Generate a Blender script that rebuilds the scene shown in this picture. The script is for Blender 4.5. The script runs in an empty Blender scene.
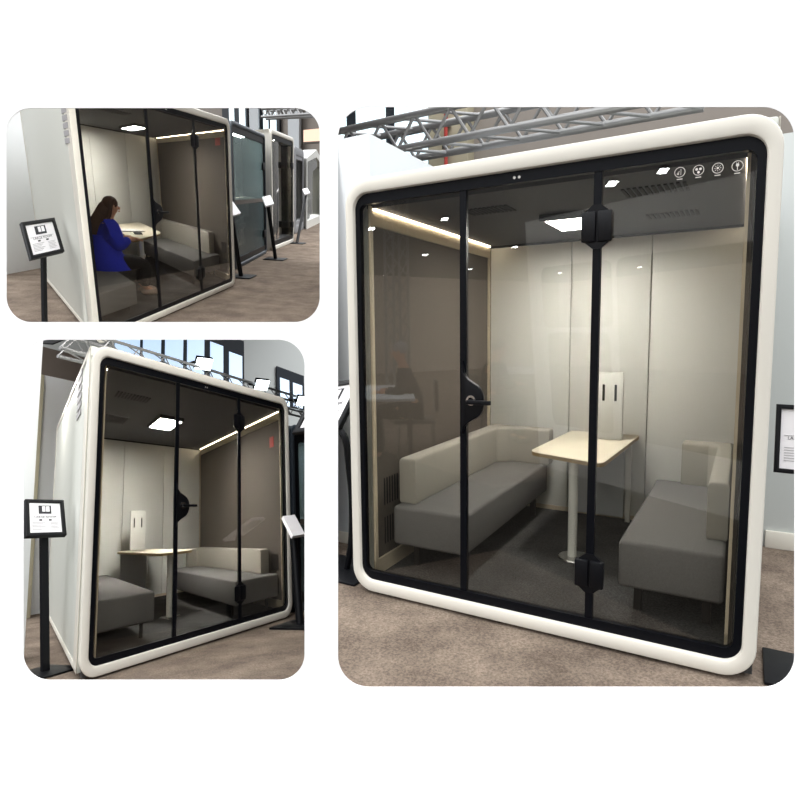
import bpy, bmesh, math, random
from mathutils import Vector, Matrix
random.seed(7)
sc = bpy.context.scene
COL = sc.collection
FOC = 600.0                                  # focal length in pixels of an 800 px frame

# ------------------------------------------------------------------ the three exhibition stands
# Each stand is described by its corner and three directions seen from the lens (x right, y down, z away).
RAW = {
 'B': ((-0.19563, 0.95469, 3.25367), (0.86704, 0.04351, -0.49634), (0.49808, -0.10114, 0.86121), (-0.01273, -0.99392, -0.10937)),
 'C': ((-1.93147, 1.65782, 3.70893), (0.37829, 0.15782, 0.91213), (-0.53424, 0.19342, 0.82291), (-0.0571, -0.97951, 0.19316)),
 'A': ((-2.59846, -0.55386, 5.19942), (0.07258, -0.32678, 0.94231), (-0.57103, -0.30227, 0.76325), (0.05621, -0.94196, -0.33098)),
}
up_c = Vector(RAW['B'][3]).normalized()
fw_c = (Vector((0, 0, 1)) - up_c * up_c.z).normalized()
rt_c = fw_c.cross(up_c) * -1
if rt_c.x < 0: rt_c = -rt_c
ROT = Matrix((rt_c, fw_c, up_c))             # lens coordinates -> world axes
FLOOR = -0.075                               # hall floor below the booth opening
EYE = -Vector(RAW['B'][0]).dot(up_c) - FLOOR
CAM = Vector((0, 0, EYE))
def c2w(v): return ROT @ Vector(v) + CAM

class Stand:
    def __init__(s, k):
        t, a, b, c = [Vector(v) for v in RAW[k]]
        s.k = k; s.t, s.a, s.b, s.c = t, a, b, c
        s.A, s.B, s.C = ROT @ a, ROT @ b, ROT @ c
        s.T = c2w(t)
    def P(s, x, y, z): return s.T + s.A * x + s.B * y + s.C * z
    def rigid(s, x, y, z, ang=0.0, sc=1.0):
        """an upright square-cornered frame standing at a point: first axis along the front of the booth, turned by ang degrees"""
        o = s.P(x, y, z); ez = s.C.normalized(); ex = (s.A - ez * s.A.dot(ez)).normalized(); ey = ez.cross(ex)
        if ey.dot(s.B) < 0: ey = -ey
        r = math.radians(ang); e1 = ex * math.cos(r) + ey * math.sin(r); e2 = -ex * math.sin(r) + ey * math.cos(r)
        return lambda X, Y, Z: o + e1 * (X * sc) + e2 * (Y * sc) + ez * (Z * sc)
    def at(s, px, py, x=None, y=None, z=None):
        """the point of the stand seen at a place of the photograph, on the plane x=, y= or z="""
        r = Vector(((px - 400) / FOC, (py - 400) / FOC, 1))
        if y is not None:
            q = Matrix((s.a, s.c, -r)).transposed().inverted() @ -(s.t + s.b * y); return (q[0], y, q[1])
        if x is not None:
            q = Matrix((s.b, s.c, -r)).transposed().inverted() @ -(s.t + s.a * x); return (x, q[0], q[1])
        q = Matrix((s.a, s.b, -r)).transposed().inverted() @ -(s.t + s.c * z); return (q[0], q[1], z)
SB, SCC, SA = Stand('B'), Stand('C'), Stand('A')

# ------------------------------------------------------------------ materials
def lin(r, g, b):
    f = lambda c: (c / 255 / 12.92) if c <= 10 else (((c / 255) + .055) / 1.055) ** 2.4
    return (f(r), f(g), f(b), 1)
def mat(name, col, rough=.6, metal=0., spec=.35, noise=0, scale=40, col2=None, bump=0, bscale=None, detail=4):
    m = bpy.data.materials.new(name); m.use_nodes = True
    nt = m.node_tree; b = nt.nodes['Principled BSDF']
    b.inputs['Base Color'].default_value = col
    b.inputs['Roughness'].default_value = rough; b.inputs['Metallic'].default_value = metal
    b.inputs['Specular IOR Level'].default_value = spec
    if noise or bump:
        tc = nt.nodes.new('ShaderNodeTexCoord')
    if noise:
        n = nt.nodes.new('ShaderNodeTexNoise'); n.inputs['Scale'].default_value = scale; n.inputs['Detail'].default_value = detail
        nt.links.new(tc.outputs['Object'], n.inputs['Vector'])
        r = nt.nodes.new('ShaderNodeValToRGB'); c2 = col2 or tuple(c * (1 - noise) for c in col[:3]) + (1,)
        r.color_ramp.elements[0].position = .35; r.color_ramp.elements[1].position = .68
        r.color_ramp.elements[0].color = c2; r.color_ramp.elements[1].color = col
        nt.links.new(n.outputs['Fac'], r.inputs['Fac']); nt.links.new(r.outputs['Color'], b.inputs['Base Color'])
    if bump:
        n2 = nt.nodes.new('ShaderNodeTexNoise'); n2.inputs['Scale'].default_value = bscale or scale; n2.inputs['Detail'].default_value = 3
        nt.links.new(tc.outputs['Object'], n2.inputs['Vector'])
        bp = nt.nodes.new('ShaderNodeBump'); bp.inputs['Strength'].default_value = bump; bp.inputs['Distance'].default_value = .01
        nt.links.new(n2.outputs['Fac'], bp.inputs['Height']); nt.links.new(bp.outputs['Normal'], b.inputs['Normal'])
    return m
def emit(name, col, strength):
    m = bpy.data.materials.new(name); m.use_nodes = True; nt = m.node_tree
    b = nt.nodes['Principled BSDF']; b.inputs['Base Color'].default_value = (.8, .8, .8, 1)
    b.inputs['Emission Color'].default_value = col; b.inputs['Emission Strength'].default_value = strength
    return m
def glass(name, tint, refl=1.0):
    m = bpy.data.materials.new(name); m.use_nodes = True; nt = m.node_tree; nt.nodes.clear()
    out = nt.nodes.new('ShaderNodeOutputMaterial'); mix = nt.nodes.new('ShaderNodeMixShader')
    tr = nt.nodes.new('ShaderNodeBsdfTransparent'); tr.inputs['Color'].default_value = tint
    gl = nt.nodes.new('ShaderNodeBsdfGlossy'); gl.inputs['Roughness'].default_value = 0.0; gl.inputs['Color'].default_value = (refl, refl, refl, 1)
    geo = nt.nodes.new('ShaderNodeNewGeometry'); dot = nt.nodes.new('ShaderNodeVectorMath'); dot.operation = 'DOT_PRODUCT'
    nt.links.new(geo.outputs['Normal'], dot.inputs[0]); nt.links.new(geo.outputs['Incoming'], dot.inputs[1])
    ab = nt.nodes.new('ShaderNodeMath'); ab.operation = 'ABSOLUTE'; nt.links.new(dot.outputs['Value'], ab.inputs[0])
    su = nt.nodes.new('ShaderNodeMath'); su.operation = 'SUBTRACT'; su.inputs[0].default_value = 1; nt.links.new(ab.outputs[0], su.inputs[1])
    pw = nt.nodes.new('ShaderNodeMath'); pw.operation = 'POWER'; pw.inputs[1].default_value = 5; nt.links.new(su.outputs[0], pw.inputs[0])
    ma = nt.nodes.new('ShaderNodeMath'); ma.operation = 'MULTIPLY_ADD'; ma.inputs[1].default_value = .96; ma.inputs[2].default_value = .04
    nt.links.new(pw.outputs[0], ma.inputs[0]); nt.links.new(ma.outputs[0], mix.inputs['Fac'])
    nt.links.new(tr.outputs[0], mix.inputs[1]); nt.links.new(gl.outputs[0], mix.inputs[2]); nt.links.new(mix.outputs[0], out.inputs['Surface'])
    return m
def carpet(name, c1, c2, fine):
    m = mat(name, c1, .97, spec=.08, bump=.5, bscale=260); nt = m.node_tree; b = nt.nodes['Principled BSDF']
    tc = nt.nodes.new('ShaderNodeTexCoord')
    def nz(sc, det): 
        n = nt.nodes.new('ShaderNodeTexNoise'); n.inputs['Scale'].default_value = sc; n.inputs['Detail'].default_value = det; n.inputs['Roughness'].default_value = .65
        nt.links.new(tc.outputs['Object'], n.inputs['Vector']); return n
    r = nt.nodes.new('ShaderNodeValToRGB'); r.color_ramp.elements[0].position = .38; r.color_ramp.elements[1].position = .64
    r.color_ramp.elements[0].color = c2; r.color_ramp.elements[1].color = c1; nt.links.new(nz(3.2, 10).outputs['Fac'], r.inputs['Fac'])
    r2 = nt.nodes.new('ShaderNodeValToRGB'); r2.color_ramp.elements[0].position = .38; r2.color_ramp.elements[1].position = .62
    r2.color_ramp.elements[0].color = (fine, fine, fine, 1); r2.color_ramp.elements[1].color = (1, 1, 1, 1); nt.links.new(nz(95, 5).outputs['Fac'], r2.inputs['Fac'])
    mx = nt.nodes.new('ShaderNodeMix'); mx.data_type = 'RGBA'; mx.blend_type = 'MULTIPLY'; mx.inputs['Factor'].default_value = 1
    nt.links.new(r.outputs['Color'], mx.inputs['A']); nt.links.new(r2.outputs['Color'], mx.inputs['B']); nt.links.new(mx.outputs['Result'], b.inputs['Base Color'])
    return m
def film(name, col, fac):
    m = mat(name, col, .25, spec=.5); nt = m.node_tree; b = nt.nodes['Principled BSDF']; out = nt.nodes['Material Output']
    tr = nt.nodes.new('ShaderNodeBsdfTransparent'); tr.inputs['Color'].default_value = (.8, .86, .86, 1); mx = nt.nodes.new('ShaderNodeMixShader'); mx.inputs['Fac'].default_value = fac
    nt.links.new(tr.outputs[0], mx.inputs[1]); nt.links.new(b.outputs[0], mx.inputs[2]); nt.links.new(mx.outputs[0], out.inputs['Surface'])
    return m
M = dict(
 film=film('greenish film glass', lin(150, 172, 172), .45), painted_refl_dark=film('glass with painted dark greenish reflection', lin(92, 108, 110), .5),  # diffuse greenish colour paints the bright hall's reflection into the panes
 page=mat('white board paint', (.95, .95, .95, 1), .9, spec=0),
 white=mat('warm white powder coat', lin(224, 220, 209), .42),
 pole=mat('white enamelled steel', lin(238, 237, 230), .35),
 side=mat('pale grey side panel', lin(206, 208, 200), .45),
 black=mat('black gasket', lin(7, 9, 15), .4, spec=.15),
 blackm=mat('black coated metal', lin(11, 12, 16), .42, spec=.2),
 glass=glass('smoked glass', (.83, .825, .80, 1)),
 clear=glass('clear glass', (.9, .92, .92, 1)),
 dark=mat('brown felt wall panel', lin(98, 91, 84), .85, noise=.12, scale=160),
 ceil=mat('charcoal ceiling panel', lin(50, 50, 56), .6),
 slot=mat('dark slot', lin(12, 12, 14), .7),
 back=mat('greige back panel', lin(232, 232, 226), .5),
 trimb=mat('beige cove trim', lin(214, 200, 176), .5),
 led=emit('led strip', (1, .86, .66, 1), 12),
 lamp=emit('ceiling lamp diffuser', (1, .985, .95, 1), 42),
 seat=mat('grey melange seat fabric', lin(124, 122, 121), .9, noise=.22, scale=220, bump=.25, bscale=300, spec=.2),
 cream=mat('off white back cushion fabric', lin(180, 175, 165), .9, noise=.08, scale=200, bump=.2, bscale=260, spec=.2),
 leg=mat('dark stained leg', lin(52, 48, 46), .5),
 oak=mat('pale birch veneer', lin(246, 236, 212), .4, noise=.08, scale=9, detail=8),
 edge=mat('plywood edge', lin(168, 142, 98), .5),
 cpt=carpet('booth carpet', lin(94, 93, 93), lin(76, 76, 76), .55),
 hallc=carpet('brown hall carpet', lin(150, 135, 121), lin(118, 105, 94), .55),
 hallw=mat('white partition paint', lin(206, 210, 213), .7),
 wallg=mat('pale grey wall paint', lin(196, 200, 198), .7),
 beige=mat('beige hall plaster', lin(150, 142, 134), .8, noise=.08, scale=2),
 beigec=mat('beige column render', lin(182, 174, 150), .8),
 brown=mat('taupe fascia', lin(146, 134, 124), .8),
 alu=mat('brushed aluminium', lin(150, 150, 150), .4, metal=.5),
 steel=mat('satin steel', lin(200, 200, 200), .25, metal=1),
 wframe=mat('dark window frame', lin(40, 46, 54), .5),
 sky=emit('daylight window pane', (.70, .92, 1, 1), .9),
 skyb=emit('blue daylight window pane', (.50, .72, 1, 1), .75),
 red=mat('red pipe paint', lin(186, 66, 58), .5),
 paper=mat('poster paper', lin(240, 238, 240), .6),
 ink=mat('poster ink', lin(52, 52, 56), .7),
 inkl=mat('light poster ink', lin(170, 168, 170), .7),
 hair=mat('long brown hair', lin(92, 62, 45), .45, noise=.35, scale=60),
 skin=mat('skin', lin(214, 160, 132), .55),
 blue=mat('cobalt blue knit', lin(36, 54, 214), .8, noise=.15, scale=60),
 trouser=mat('black trousers', lin(26, 24, 26), .85),
 shoe=mat('pale shoe leather', lin(190, 165, 148), .5),
 icon=mat('white glass print', lin(225, 222, 216), .6),
 flood=emit('floodlight lens', (.82, .93, 1, 1), 5),
 dbooth=mat('slate booth shell', lin(58, 66, 74), .45),
 gbooth=mat('mid grey booth shell', lin(142, 143, 146), .5),
 amber=emit('amber lit shop sign', (1, .42, .08, 1), .55), whitew=mat('bright white wall paint', lin(243, 244, 245), .7),
 ceilh=mat('hall ceiling', lin(176, 160, 142), .9),
 spot=emit('hall spotlight', (.95, .98, 1, 1), 36),
 hallr=mat('hall side wall', lin(190, 178, 164), .9),
 blocker=mat('dark reflection blocker', lin(62, 54, 48), .9),
)

# ------------------------------------------------------------------ mesh helpers
class MB:
    def __init__(s): s.v = []; s.f = []; s.sm = []
    def add(s, bm, f, smooth=True):
        n = len(s.v); bm.verts.index_update()
        s.v += [f(*v.co) for v in bm.verts]
        for q in bm.faces: s.f.append([n + v.index for v in q.verts]); s.sm.append(smooth)
        bm.free(); return s
    def box(s, f, x0, x1, y0, y1, z0, z1, bev=0, seg=2):
        bm = bmesh.new(); bmesh.ops.create_cube(bm, size=1)
        for v in bm.verts: v.co = Vector(((x0 + x1) / 2 + v.co.x * (x1 - x0), (y0 + y1) / 2 + v.co.y * (y1 - y0), (z0 + z1) / 2 + v.co.z * (z1 - z0)))
        if bev: bmesh.ops.bevel(bm, geom=bm.edges[:], offset=bev, segments=seg, profile=.5, affect='EDGES')
        return s.add(bm, f)
    def prism(s, f, pts, axis, h0, h1, bev=0, seg=2):
        """outline pts extruded along an axis: 'z' outline in x,y; 'y' outline in x,z; 'x' outline in y,z"""
        mk = {'z': lambda p, h: (p[0], p[1], h), 'y': lambda p, h: (p[0], h, p[1]), 'x': lambda p, h: (h, p[0], p[1])}[axis]
        bm = bmesh.new(); a = [bm.verts.new(mk(p, h0)) for p in pts]; b = [bm.verts.new(mk(p, h1)) for p in pts]
        bm.faces.new(a); bm.faces.new(b[::-1]); n = len(pts)
        for i in range(n): bm.faces.new((a[i], b[i], b[(i + 1) % n], a[(i + 1) % n]))
        bmesh.ops.recalc_face_normals(bm, faces=bm.faces[:])
        if bev:
            ed = [e for e in bm.edges if len({round((mkv)[{'z': 2, 'y': 1, 'x': 0}[axis]], 6) for mkv in (e.verts[0].co, e.verts[1].co)}) == 1]
            bmesh.ops.bevel(bm, geom=ed, offset=bev, segments=seg, profile=.5, affect='EDGES')
        return s.add(bm, f)
    def ring(s, f, outer, inner, y0, y1, bev=0):
        """flat ring between two outlines of equal length (x,z), extruded in y, its front edges rounded"""
        n = len(outer); bm = bmesh.new()
        if bev:
            def ins(o, i, d):
                r = []
                for p, q in zip(o, i):
                    v = Vector(q) - Vector(p); r.append(tuple(Vector(p) + v.normalized() * min(d, v.length * .45)))
                return r
            prof = [(outer, y1), (outer, y0 + bev), (ins(outer, inner, bev * .3), y0 + bev * .3), (ins(outer, inner, bev), y0), (ins(inner, outer, bev), y0), (ins(inner, outer, bev * .3), y0 + bev * .3), (inner, y0 + bev), (inner, y1)]
        else: prof = [(outer, y1), (outer, y0), (inner, y0), (inner, y1)]
        R = [[bm.verts.new((p[0], y, p[1])) for p in o] for o, y in prof]
        for j in range(len(R)):
            A, B = R[j], R[(j + 1) % len(R)]
            for i in range(n): bm.faces.new((A[i], A[(i + 1) % n], B[(i + 1) % n], B[i]))
        bmesh.ops.recalc_face_normals(bm, faces=bm.faces[:])
        return s.add(bm, f)
    def cyl(s, f, x, y, z0, z1, r, r2=None, seg=24):
        r2 = r if r2 is None else r2
        bm = bmesh.new(); a = []; b = []
        for i in range(seg):
            t = 2 * math.pi * i / seg; a.append(bm.verts.new((x + r * math.cos(t), y + r * math.sin(t), z0))); b.append(bm.verts.new((x + r2 * math.cos(t), y + r2 * math.sin(t), z1)))
        bm.faces.new(a[::-1]); bm.faces.new(b)
        for i in range(seg): bm.faces.new((a[i], a[(i + 1) % seg], b[(i + 1) % seg], b[i]))
        return s.add(bm, f)
    def disc_y(s, f, x, z, r, y0, y1, seg=24, r0=0):
        """round plate facing the front (axis along y); r0 > 0 makes it a ring"""
        c = [(x + r * math.cos(2 * math.pi * i / seg), z + r * math.sin(2 * math.pi * i / seg)) for i in range(seg)]
        if r0:
            d = [(x + r0 * math.cos(2 * math.pi * i / seg), z + r0 * math.sin(2 * math.pi * i / seg)) for i in range(seg)]
            return s.ring(f, c, d, y0, y1)
        return s.prism(f, c, 'y', y0, y1)
    def tube(s, pts, r, seg=10, closed=False):
        """round bar through world points"""
        pts = [Vector(p) for p in pts]; n = len(pts); rings = []
        rs = r if isinstance(r, (list, tuple)) else [r] * n
        bm = bmesh.new(); prev = None
        for i, p in enumerate(pts):
            d = (pts[min(i + 1, n - 1)] - pts[max(i - 1, 0)]).normalized()
            if prev is None: u = d.orthogonal().normalized()
            else: u = (prev - d * prev.dot(d)).normalized()
            prev = u; w = d.cross(u)
            rings.append([bm.verts.new(p + (u * math.cos(2 * math.pi * k / seg) + w * math.sin(2 * math.pi * k / seg)) * rs[i]) for k in range(seg)])
        for A, B in zip(rings, rings[1:]):
            for k in range(seg): bm.faces.new((A[k], A[(k + 1) % seg], B[(k + 1) % seg], B[k]))
        bm.faces.new(rings[0][::-1]); bm.faces.new(rings[-1])
        return s.add(bm, lambda x, y, z: Vector((x, y, z)))
    def loft(s, f, rings, seg=24):
        bm = bmesh.new(); L = []
        for (cx, cy, cz, rx, ry) in rings: L.append([bm.verts.new((cx + rx * math.cos(2 * math.pi * k / seg), cy + ry * math.sin(2 * math.pi * k / seg), cz)) for k in range(seg)])
        for A, B in zip(L, L[1:]):
            for k in range(seg): bm.faces.new((A[k], A[(k + 1) % seg], B[(k + 1) % seg], B[k]))
        bm.faces.new(L[0][::-1]); bm.faces.new(L[-1]); return s.add(bm, f)
    def quad(s, pts):
        n = len(s.v); s.v += [Vector(p) for p in pts]; s.f.append(list(range(n, n + len(pts)))); s.sm.append(False); return s
    def ball(s, f, c, r, u=20, v=14):
        bm = bmesh.new(); bmesh.ops.create_uvsphere(bm, u_segments=u, v_segments=v, radius=1)
        for w in bm.verts: w.co = Vector((c[0] + w.co.x * r[0], c[1] + w.co.y * r[1], c[2] + w.co.z * r[2]))
        return s.add(bm, f)
    def build(s, name, m, parent=None, origin=None):
        me = bpy.data.meshes.new(name)
        o0 = Vector(parent['o']) if parent is not None else (Vector(origin) if origin is not None else sum(s.v, Vector()) / max(1, len(s.v)))
        me.from_pydata([tuple(v - o0) for v in s.v], [], s.f)
        bm = bmesh.new(); bm.from_mesh(me); bmesh.ops.recalc_face_normals(bm, faces=bm.faces[:]); bm.to_mesh(me); bm.free()
        me.polygons.foreach_set('use_smooth', s.sm)
        try: me.set_sharp_from_angle(angle=math.radians(38))
        except Exception: pass
        me.materials.append(m); me.update()
        o = bpy.data.objects.new(name, me); COL.objects.link(o)
        if parent is not None:
            o.parent = parent; o['o'] = tuple(o0)
        else: o.location = o0; o['o'] = tuple(o0)
        return o
def thing(name, label, cat, loc, group=None):
    o = bpy.data.objects.new(name, None); COL.objects.link(o); o.empty_display_size = .1
    o.location = loc; o['o'] = tuple(loc); return tag(o, label, cat, group)
def tag(o, label, cat, group=None):
    o['label'] = label; o['category'] = cat
    if group: o['group'] = group
    return o
def struct(o): o['kind'] = 'structure'; return o
def rrect(x0, x1, z0, z1, r, n=8):
    p = []
    for cx, cz, a0 in ((x1 - r, z1 - r, 0), (x0 + r, z1 - r, 90), (x0 + r, z0 + r, 180), (x1 - r, z0 + r, 270)):
        for i in range(n + 1):
            t = math.radians(a0 + 90 * i / n); p.append((cx + r * math.cos(t), cz + r * math.sin(t)))
    return p
def text(name, body, f, x, z, size, y, m, parent):
    """raised lettering centred at x,z on a face of the frame f, reading along the first axis"""
    cu = bpy.data.curves.new(name, 'FONT'); cu.body = body; cu.size = size; cu.align_x = 'CENTER'; cu.align_y = 'CENTER'; cu.resolution_u = 2
    ob = bpy.data.objects.new(name, cu); COL.objects.link(ob)
    dg = bpy.context.evaluated_depsgraph_get(); me = bpy.data.meshes.new_from_object(ob.evaluated_get(dg))
    mb = MB(); mb.v = [f(x + v.co.x, y, z + v.co.y) for v in me.vertices]; mb.f = [list(p.vertices) for p in me.polygons]; mb.sm = [False] * len(mb.f)
    bpy.data.objects.remove(ob); bpy.data.curves.remove(cu); bpy.data.meshes.remove(me)
    return mb.build(name, m, parent)

# ------------------------------------------------------------------ the white display wall with its three rounded openings
def display_wall():
    d = 1.25
    P = lambda px, py, dd=d: c2w(((px - 400) / FOC * dd, (py - 400) / FOC * dd, dd))
    holes = [(6.3, 319.7, 108, 322, 25), (23.5, 304.5, 339.7, 680, 26), (338, 794.5, 107, 687, 31)]
    bm = bmesh.new()
    def loop(pts):
        vs = [bm.verts.new(P(*p)) for p in pts]
        return [bm.edges.new((vs[i], vs[(i + 1) % len(vs)])) for i in range(len(vs))]
    E = loop([(-60, -60), (860, -60), (860, 860), (-60, 860)])
    H = []
    for x0, x1, y0, y1, r in holes:
        e = loop(rrect(x0, x1, y0, y1, r, 14)); E += e; H += e
    bmesh.ops.triangle_fill(bm, use_beauty=True, edges=E)
    g = bmesh.ops.extrude_face_region(bm, geom=bm.faces[:])
    nrm = ROT @ Vector((0, 0, 1))
    for v in g['geom']:
        if isinstance(v, bmesh.types.BMVert): v.co += nrm * .0012
    bmesh.ops.recalc_face_normals(bm, faces=bm.faces[:])
    mb = MB(); mb.add(bm, lambda x, y, z: Vector((x, y, z)), False)
    struct(mb.build('wall_front', M['page']))
display_wall()

# ------------------------------------------------------------------ one meeting booth
def booth(S, W, D, Di, label, m1, m2, o):
    t = thing('meeting_booth', label, 'booth', S.P(W / 2, D / 2, FLOOR), 'glass fronted meeting booths')
    f = S.P; H = 2.0; e = .05; so = o.get('so', .07); kx = W / 1.779
    fr = MB().ring(f, rrect(-e * kx, W + e * kx, -.062, H + .072, .125), rrect(0, W, 0, H, .075), -.035, .07, .013).build('frame', M['white'], t)
    MB().ring(f, rrect(-.003, W + .003, -.003, H + .003, .075), rrect(.026 * kx, W - .030 * kx, .044, H - .05, .035), -.012, .02).build('gasket', M['black'], t)
    mx = [m1, m2]; xs = [.02, m1, m2, W - .02]
    for i in range(3):
        g = MB().box(f, xs[i] + .002, xs[i + 1] - .002, -.002, .006, .02, H - .02).build('glass_panel', M['glass'], t)
        if i == 2:
            # printed pictograms near the top of the right-hand pane
            r = .019
            for j in range(4):
                ib = MB()
                cx = W * (.8395 + .0362 * j); cz = 1.905 - .0015 * j; y0, y1 = -.005, -.003
                ib.disc_y(f, cx, cz, r, y0, y1, 28, r * .9)
                if j == 0:
                    ib.box(f, cx + .003, cx + .0045, y0, y1, cz - .011, cz + .011)
                    for a in range(3): ib.box(f, cx - .010 + a * .003, cx - .008 + a * .003, y0, y1, cz - .008 + a * .004, cz - .004 + a * .004)
                    ib.disc_y(f, cx - .006, cz - .006, .003, y0, y1, 10)
                if j == 1:
                    for a in (90, 210, 330): ib.disc_y(f, cx + .0075 * math.cos(math.radians(a + 60)), cz + .0075 * math.sin(math.radians(a + 60)), .0048, y0, y1, 12)
                if j == 2:
                    ib.disc_y(f, cx, cz, .004, y0, y1, 14)
                    for a in range(8):
                        q = math.radians(45 * a); ib.prism(f, [(cx + .007 * math.cos(q - .12), cz + .007 * math.sin(q - .12)), (cx + .012 * math.cos(q - .06), cz + .012 * math.sin(q - .06)), (cx + .012 * math.cos(q + .06), cz + .012 * math.sin(q + .06)), (cx + .007 * math.cos(q + .12), cz + .007 * math.sin(q + .12))], 'y', y0, y1)
                if j == 3:
                    ib.disc_y(f, cx, cz + .003, .0055, y0, y1, 12); ib.box(f, cx - .0012, cx + .0012, y0, y1, cz - .014, cz + .001)
                    for a in (-.003, .003): ib.box(f, cx + a - .0008, cx + a + .0008, y0, y1, cz + .007, cz + .013)
                ib.box(f, cx - .010, cx + .010, y0, y1, cz - .0275, cz - .0245)
                if o.get('icons'): ib.build('pictogram_print', M['icon'], g)
    for i, x in enumerate(mx):
        MB().box(f, x - .016 * kx, x + .016 * kx, -.008, .018, .03, H - .03).build('mullion', M['black'], t)
    # door lock with lever on the first mullion
    x = m1; z = .985
    g2 = lambda X, Y, Z: f(x + (X - x) * kx, Y, Z)
    pl = [(x, z + .19), (x + .010, z + .135), (x + .030, z + .105)] + [(x + .045 + .065 * math.cos(math.radians(a)), z + .088 * math.sin(math.radians(a))) for a in range(75, -76, -15)] + [(x + .030, z - .105), (x + .010, z - .125), (x, z - .16)]
    lk = MB().prism(g2, pl, 'y', -.03, .0, .006).build('lock_plate', M['blackm'], t)
    MB().disc_y(g2, x + .052, z + .005, .024, -.04, -.029, 24, .014).build('lock_cylinder', M['steel'], lk)
    hb = MB(); hb.box(g2, x + .044, x + .060, -.075, -.03, z - .006, z + .01, .003); hb.box(g2, x + .046, x + .165, -.082, -.066, z - .009, z + .011, .004); hb.build('door_lever', M['blackm'], lk)
    # hinges on the second mullion
    for z in (1.73, .25):
        g2 = lambda X, Y, Z: f(m2 + X * kx, Y, z + Z)
        h = MB().box(g2, -.062, -.003, -.026, .0, -.062, .062, .008)
        h.box(g2, .003, .062, -.026, .0, -.062, .062, .008)
        h.prism(g2, [(-.05, -.06), (-.017, -.088), (.017, -.088), (.05, -.06), (.05, .06), (.017, .088), (-.017, .088), (-.05, .06)], 'y', -.014, -.002)
        h.build('hinge', M['blackm'], t)
    # shell
    for sx, nm in ((0, 'left'), (1, 'right')):
        x0, x1 = (-so, .035) if sx == 0 else (W - .035, W + so)
        wl = MB().box(f, x0, x1, .07, D, -.03, H + .075, .008).build('side_wall', M['side'], t)
        xo = x0 if sx == 0 else x1; q = -1 if sx == 0 else 1
        tb = MB()
        for (ya, yb, za, zb) in ((.07, D, H + .035, H + .075), (.07, D, -.03, .012), (D - .05, D, -.03, H + .075), (.07, .28, -.03, H + .075)):
            tb.box(f, min(xo, xo + q * .006), max(xo, xo + q * .006), ya, yb, za, zb, .002)
        tb.build('side_trim', M['white'], wl)
        if sx == 0:
            vb = MB()
            for i in range(o.get('nv', 6)):
                zc = o.get('vz', 1.93) - i * o.get('vs', .062); vb.box(f, xo - .0105, xo - .004, o.get('vy', .12), o.get('vy', .12) + o.get('vl', .11), zc - .02, zc + .02)
            vb.build('side_vent', M['inkl'], wl)
        xi, xj = (.035, .05) if sx == 0 else (W - .05, W - .035)
        pn = MB().box(f, xi, xj, .05, Di, .0, 1.96).build('felt_panel', M['dark'], t)
        xk = xj if sx == 0 else xi - .012
        tr = MB()
        tr.box(f, xk, xk + .012, .03, .055, .0, 1.95); tr.box(f, xk, xk + .012, Di - .04, Di, .0, 1.95)
        tr.box(f, xk, xk + .012, .03, Di, .0, .085); tr.box(f, xk, xk + .012, .03, Di, 1.855, 1.93)
        tr.build('panel_trim', M['trimb'], pn)
        vb = MB()
        for zc in (.44, .22):
            for i in range(7): vb.box(f, xk - .001 if sx else xk - .003, xk + .003 if sx else xk + .001, .14 + i * .028, .152 + i * .028, zc - .075, zc + .075)
        vb.build('panel_vent', M['slot'], pn)
        xl = .06 if sx == 0 else W - .066
        MB().box(f, xl, xl + .012, .06, Di - .04, 1.93, 1.94).build('light_strip', M['led'], t)
    edges = [.05, W * .37, W * .665, W - .05]
    for i in range(3):
        MB().box(f, edges[i] + .003, edges[i + 1] - .003, Di, Di + .03, 0, 1.96, .003).build('back_panel', M['back'], t)
    bg = MB(); bg.box(f, .05, W - .05, Di - .012, Di, 1.925, 1.94); bg.box(f, .05, .062, Di - .012, Di, 0, 1.93); bg.box(f, W - .062, W - .05, Di - .012, Di, 0, 1.93)
    bg.build('back_gasket', M['black'], t)
    sk = MB(); sk.box(f, .05, W - .05, Di - .01, Di, 0.0, .03); sk.build('back_skirting', M['trimb'], t)
    if o.get('tag'): MB().box(f, W - .053, W - .045, .22, .22 + o['tag'], o['tz'], o['tz'] + .11, .002).build('red_plate', M['red'], t)  # small red plate on the right felt panel
    MB().box(f, -so, W + so, D - .02, D, -.03, H + .075).build('rear_wall', M['side'], t)
    MB().box(f, .03, W - .03, .05, Di + .03, 1.94, 1.99).build('ceiling_panel', M['ceil'], t)
    MB().box(f, -so, W + so, .06, D, 2.0, H + .075, .01).build('roof', M['side'], t)
    MB().box(f, -.04, W + .04, .02, D, -.055, -.0).build('floor_panel', M['cpt'], t)
    for x in (.0, W - .08):
        for y in (.2, D - .25): MB().box(f, x, x + .08, y, y + .08, FLOOR, -.03).build('foot', M['pole'], t)
    # ceiling lamp and vents
    lx, ly, lw, ld = o['lamp']
    lf = MB().ring(lambda x, y, z: f(x, z, y), [(lx - lw / 2 - .02, ly - ld / 2 - .03), (lx + lw / 2 + .02, ly - ld / 2 - .03), (lx + lw / 2 + .02, ly + ld / 2 + .03), (lx - lw / 2 - .02, ly + ld / 2 + .03)],
                   [(lx - lw / 2, ly - ld / 2), (lx + lw / 2, ly - ld / 2), (lx + lw / 2, ly + ld / 2), (lx - lw / 2, ly + ld / 2)], 1.905, 1.94).build('ceiling_lamp', M['blackm'], t)
    MB().box(f, lx - lw / 2, lx + lw / 2, ly - ld / 2, ly + ld / 2, 1.91, 1.93).build('diffuser', emit('ceiling lamp diffuser', (1, .985, .95, 1), o['em']), lf)
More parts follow.
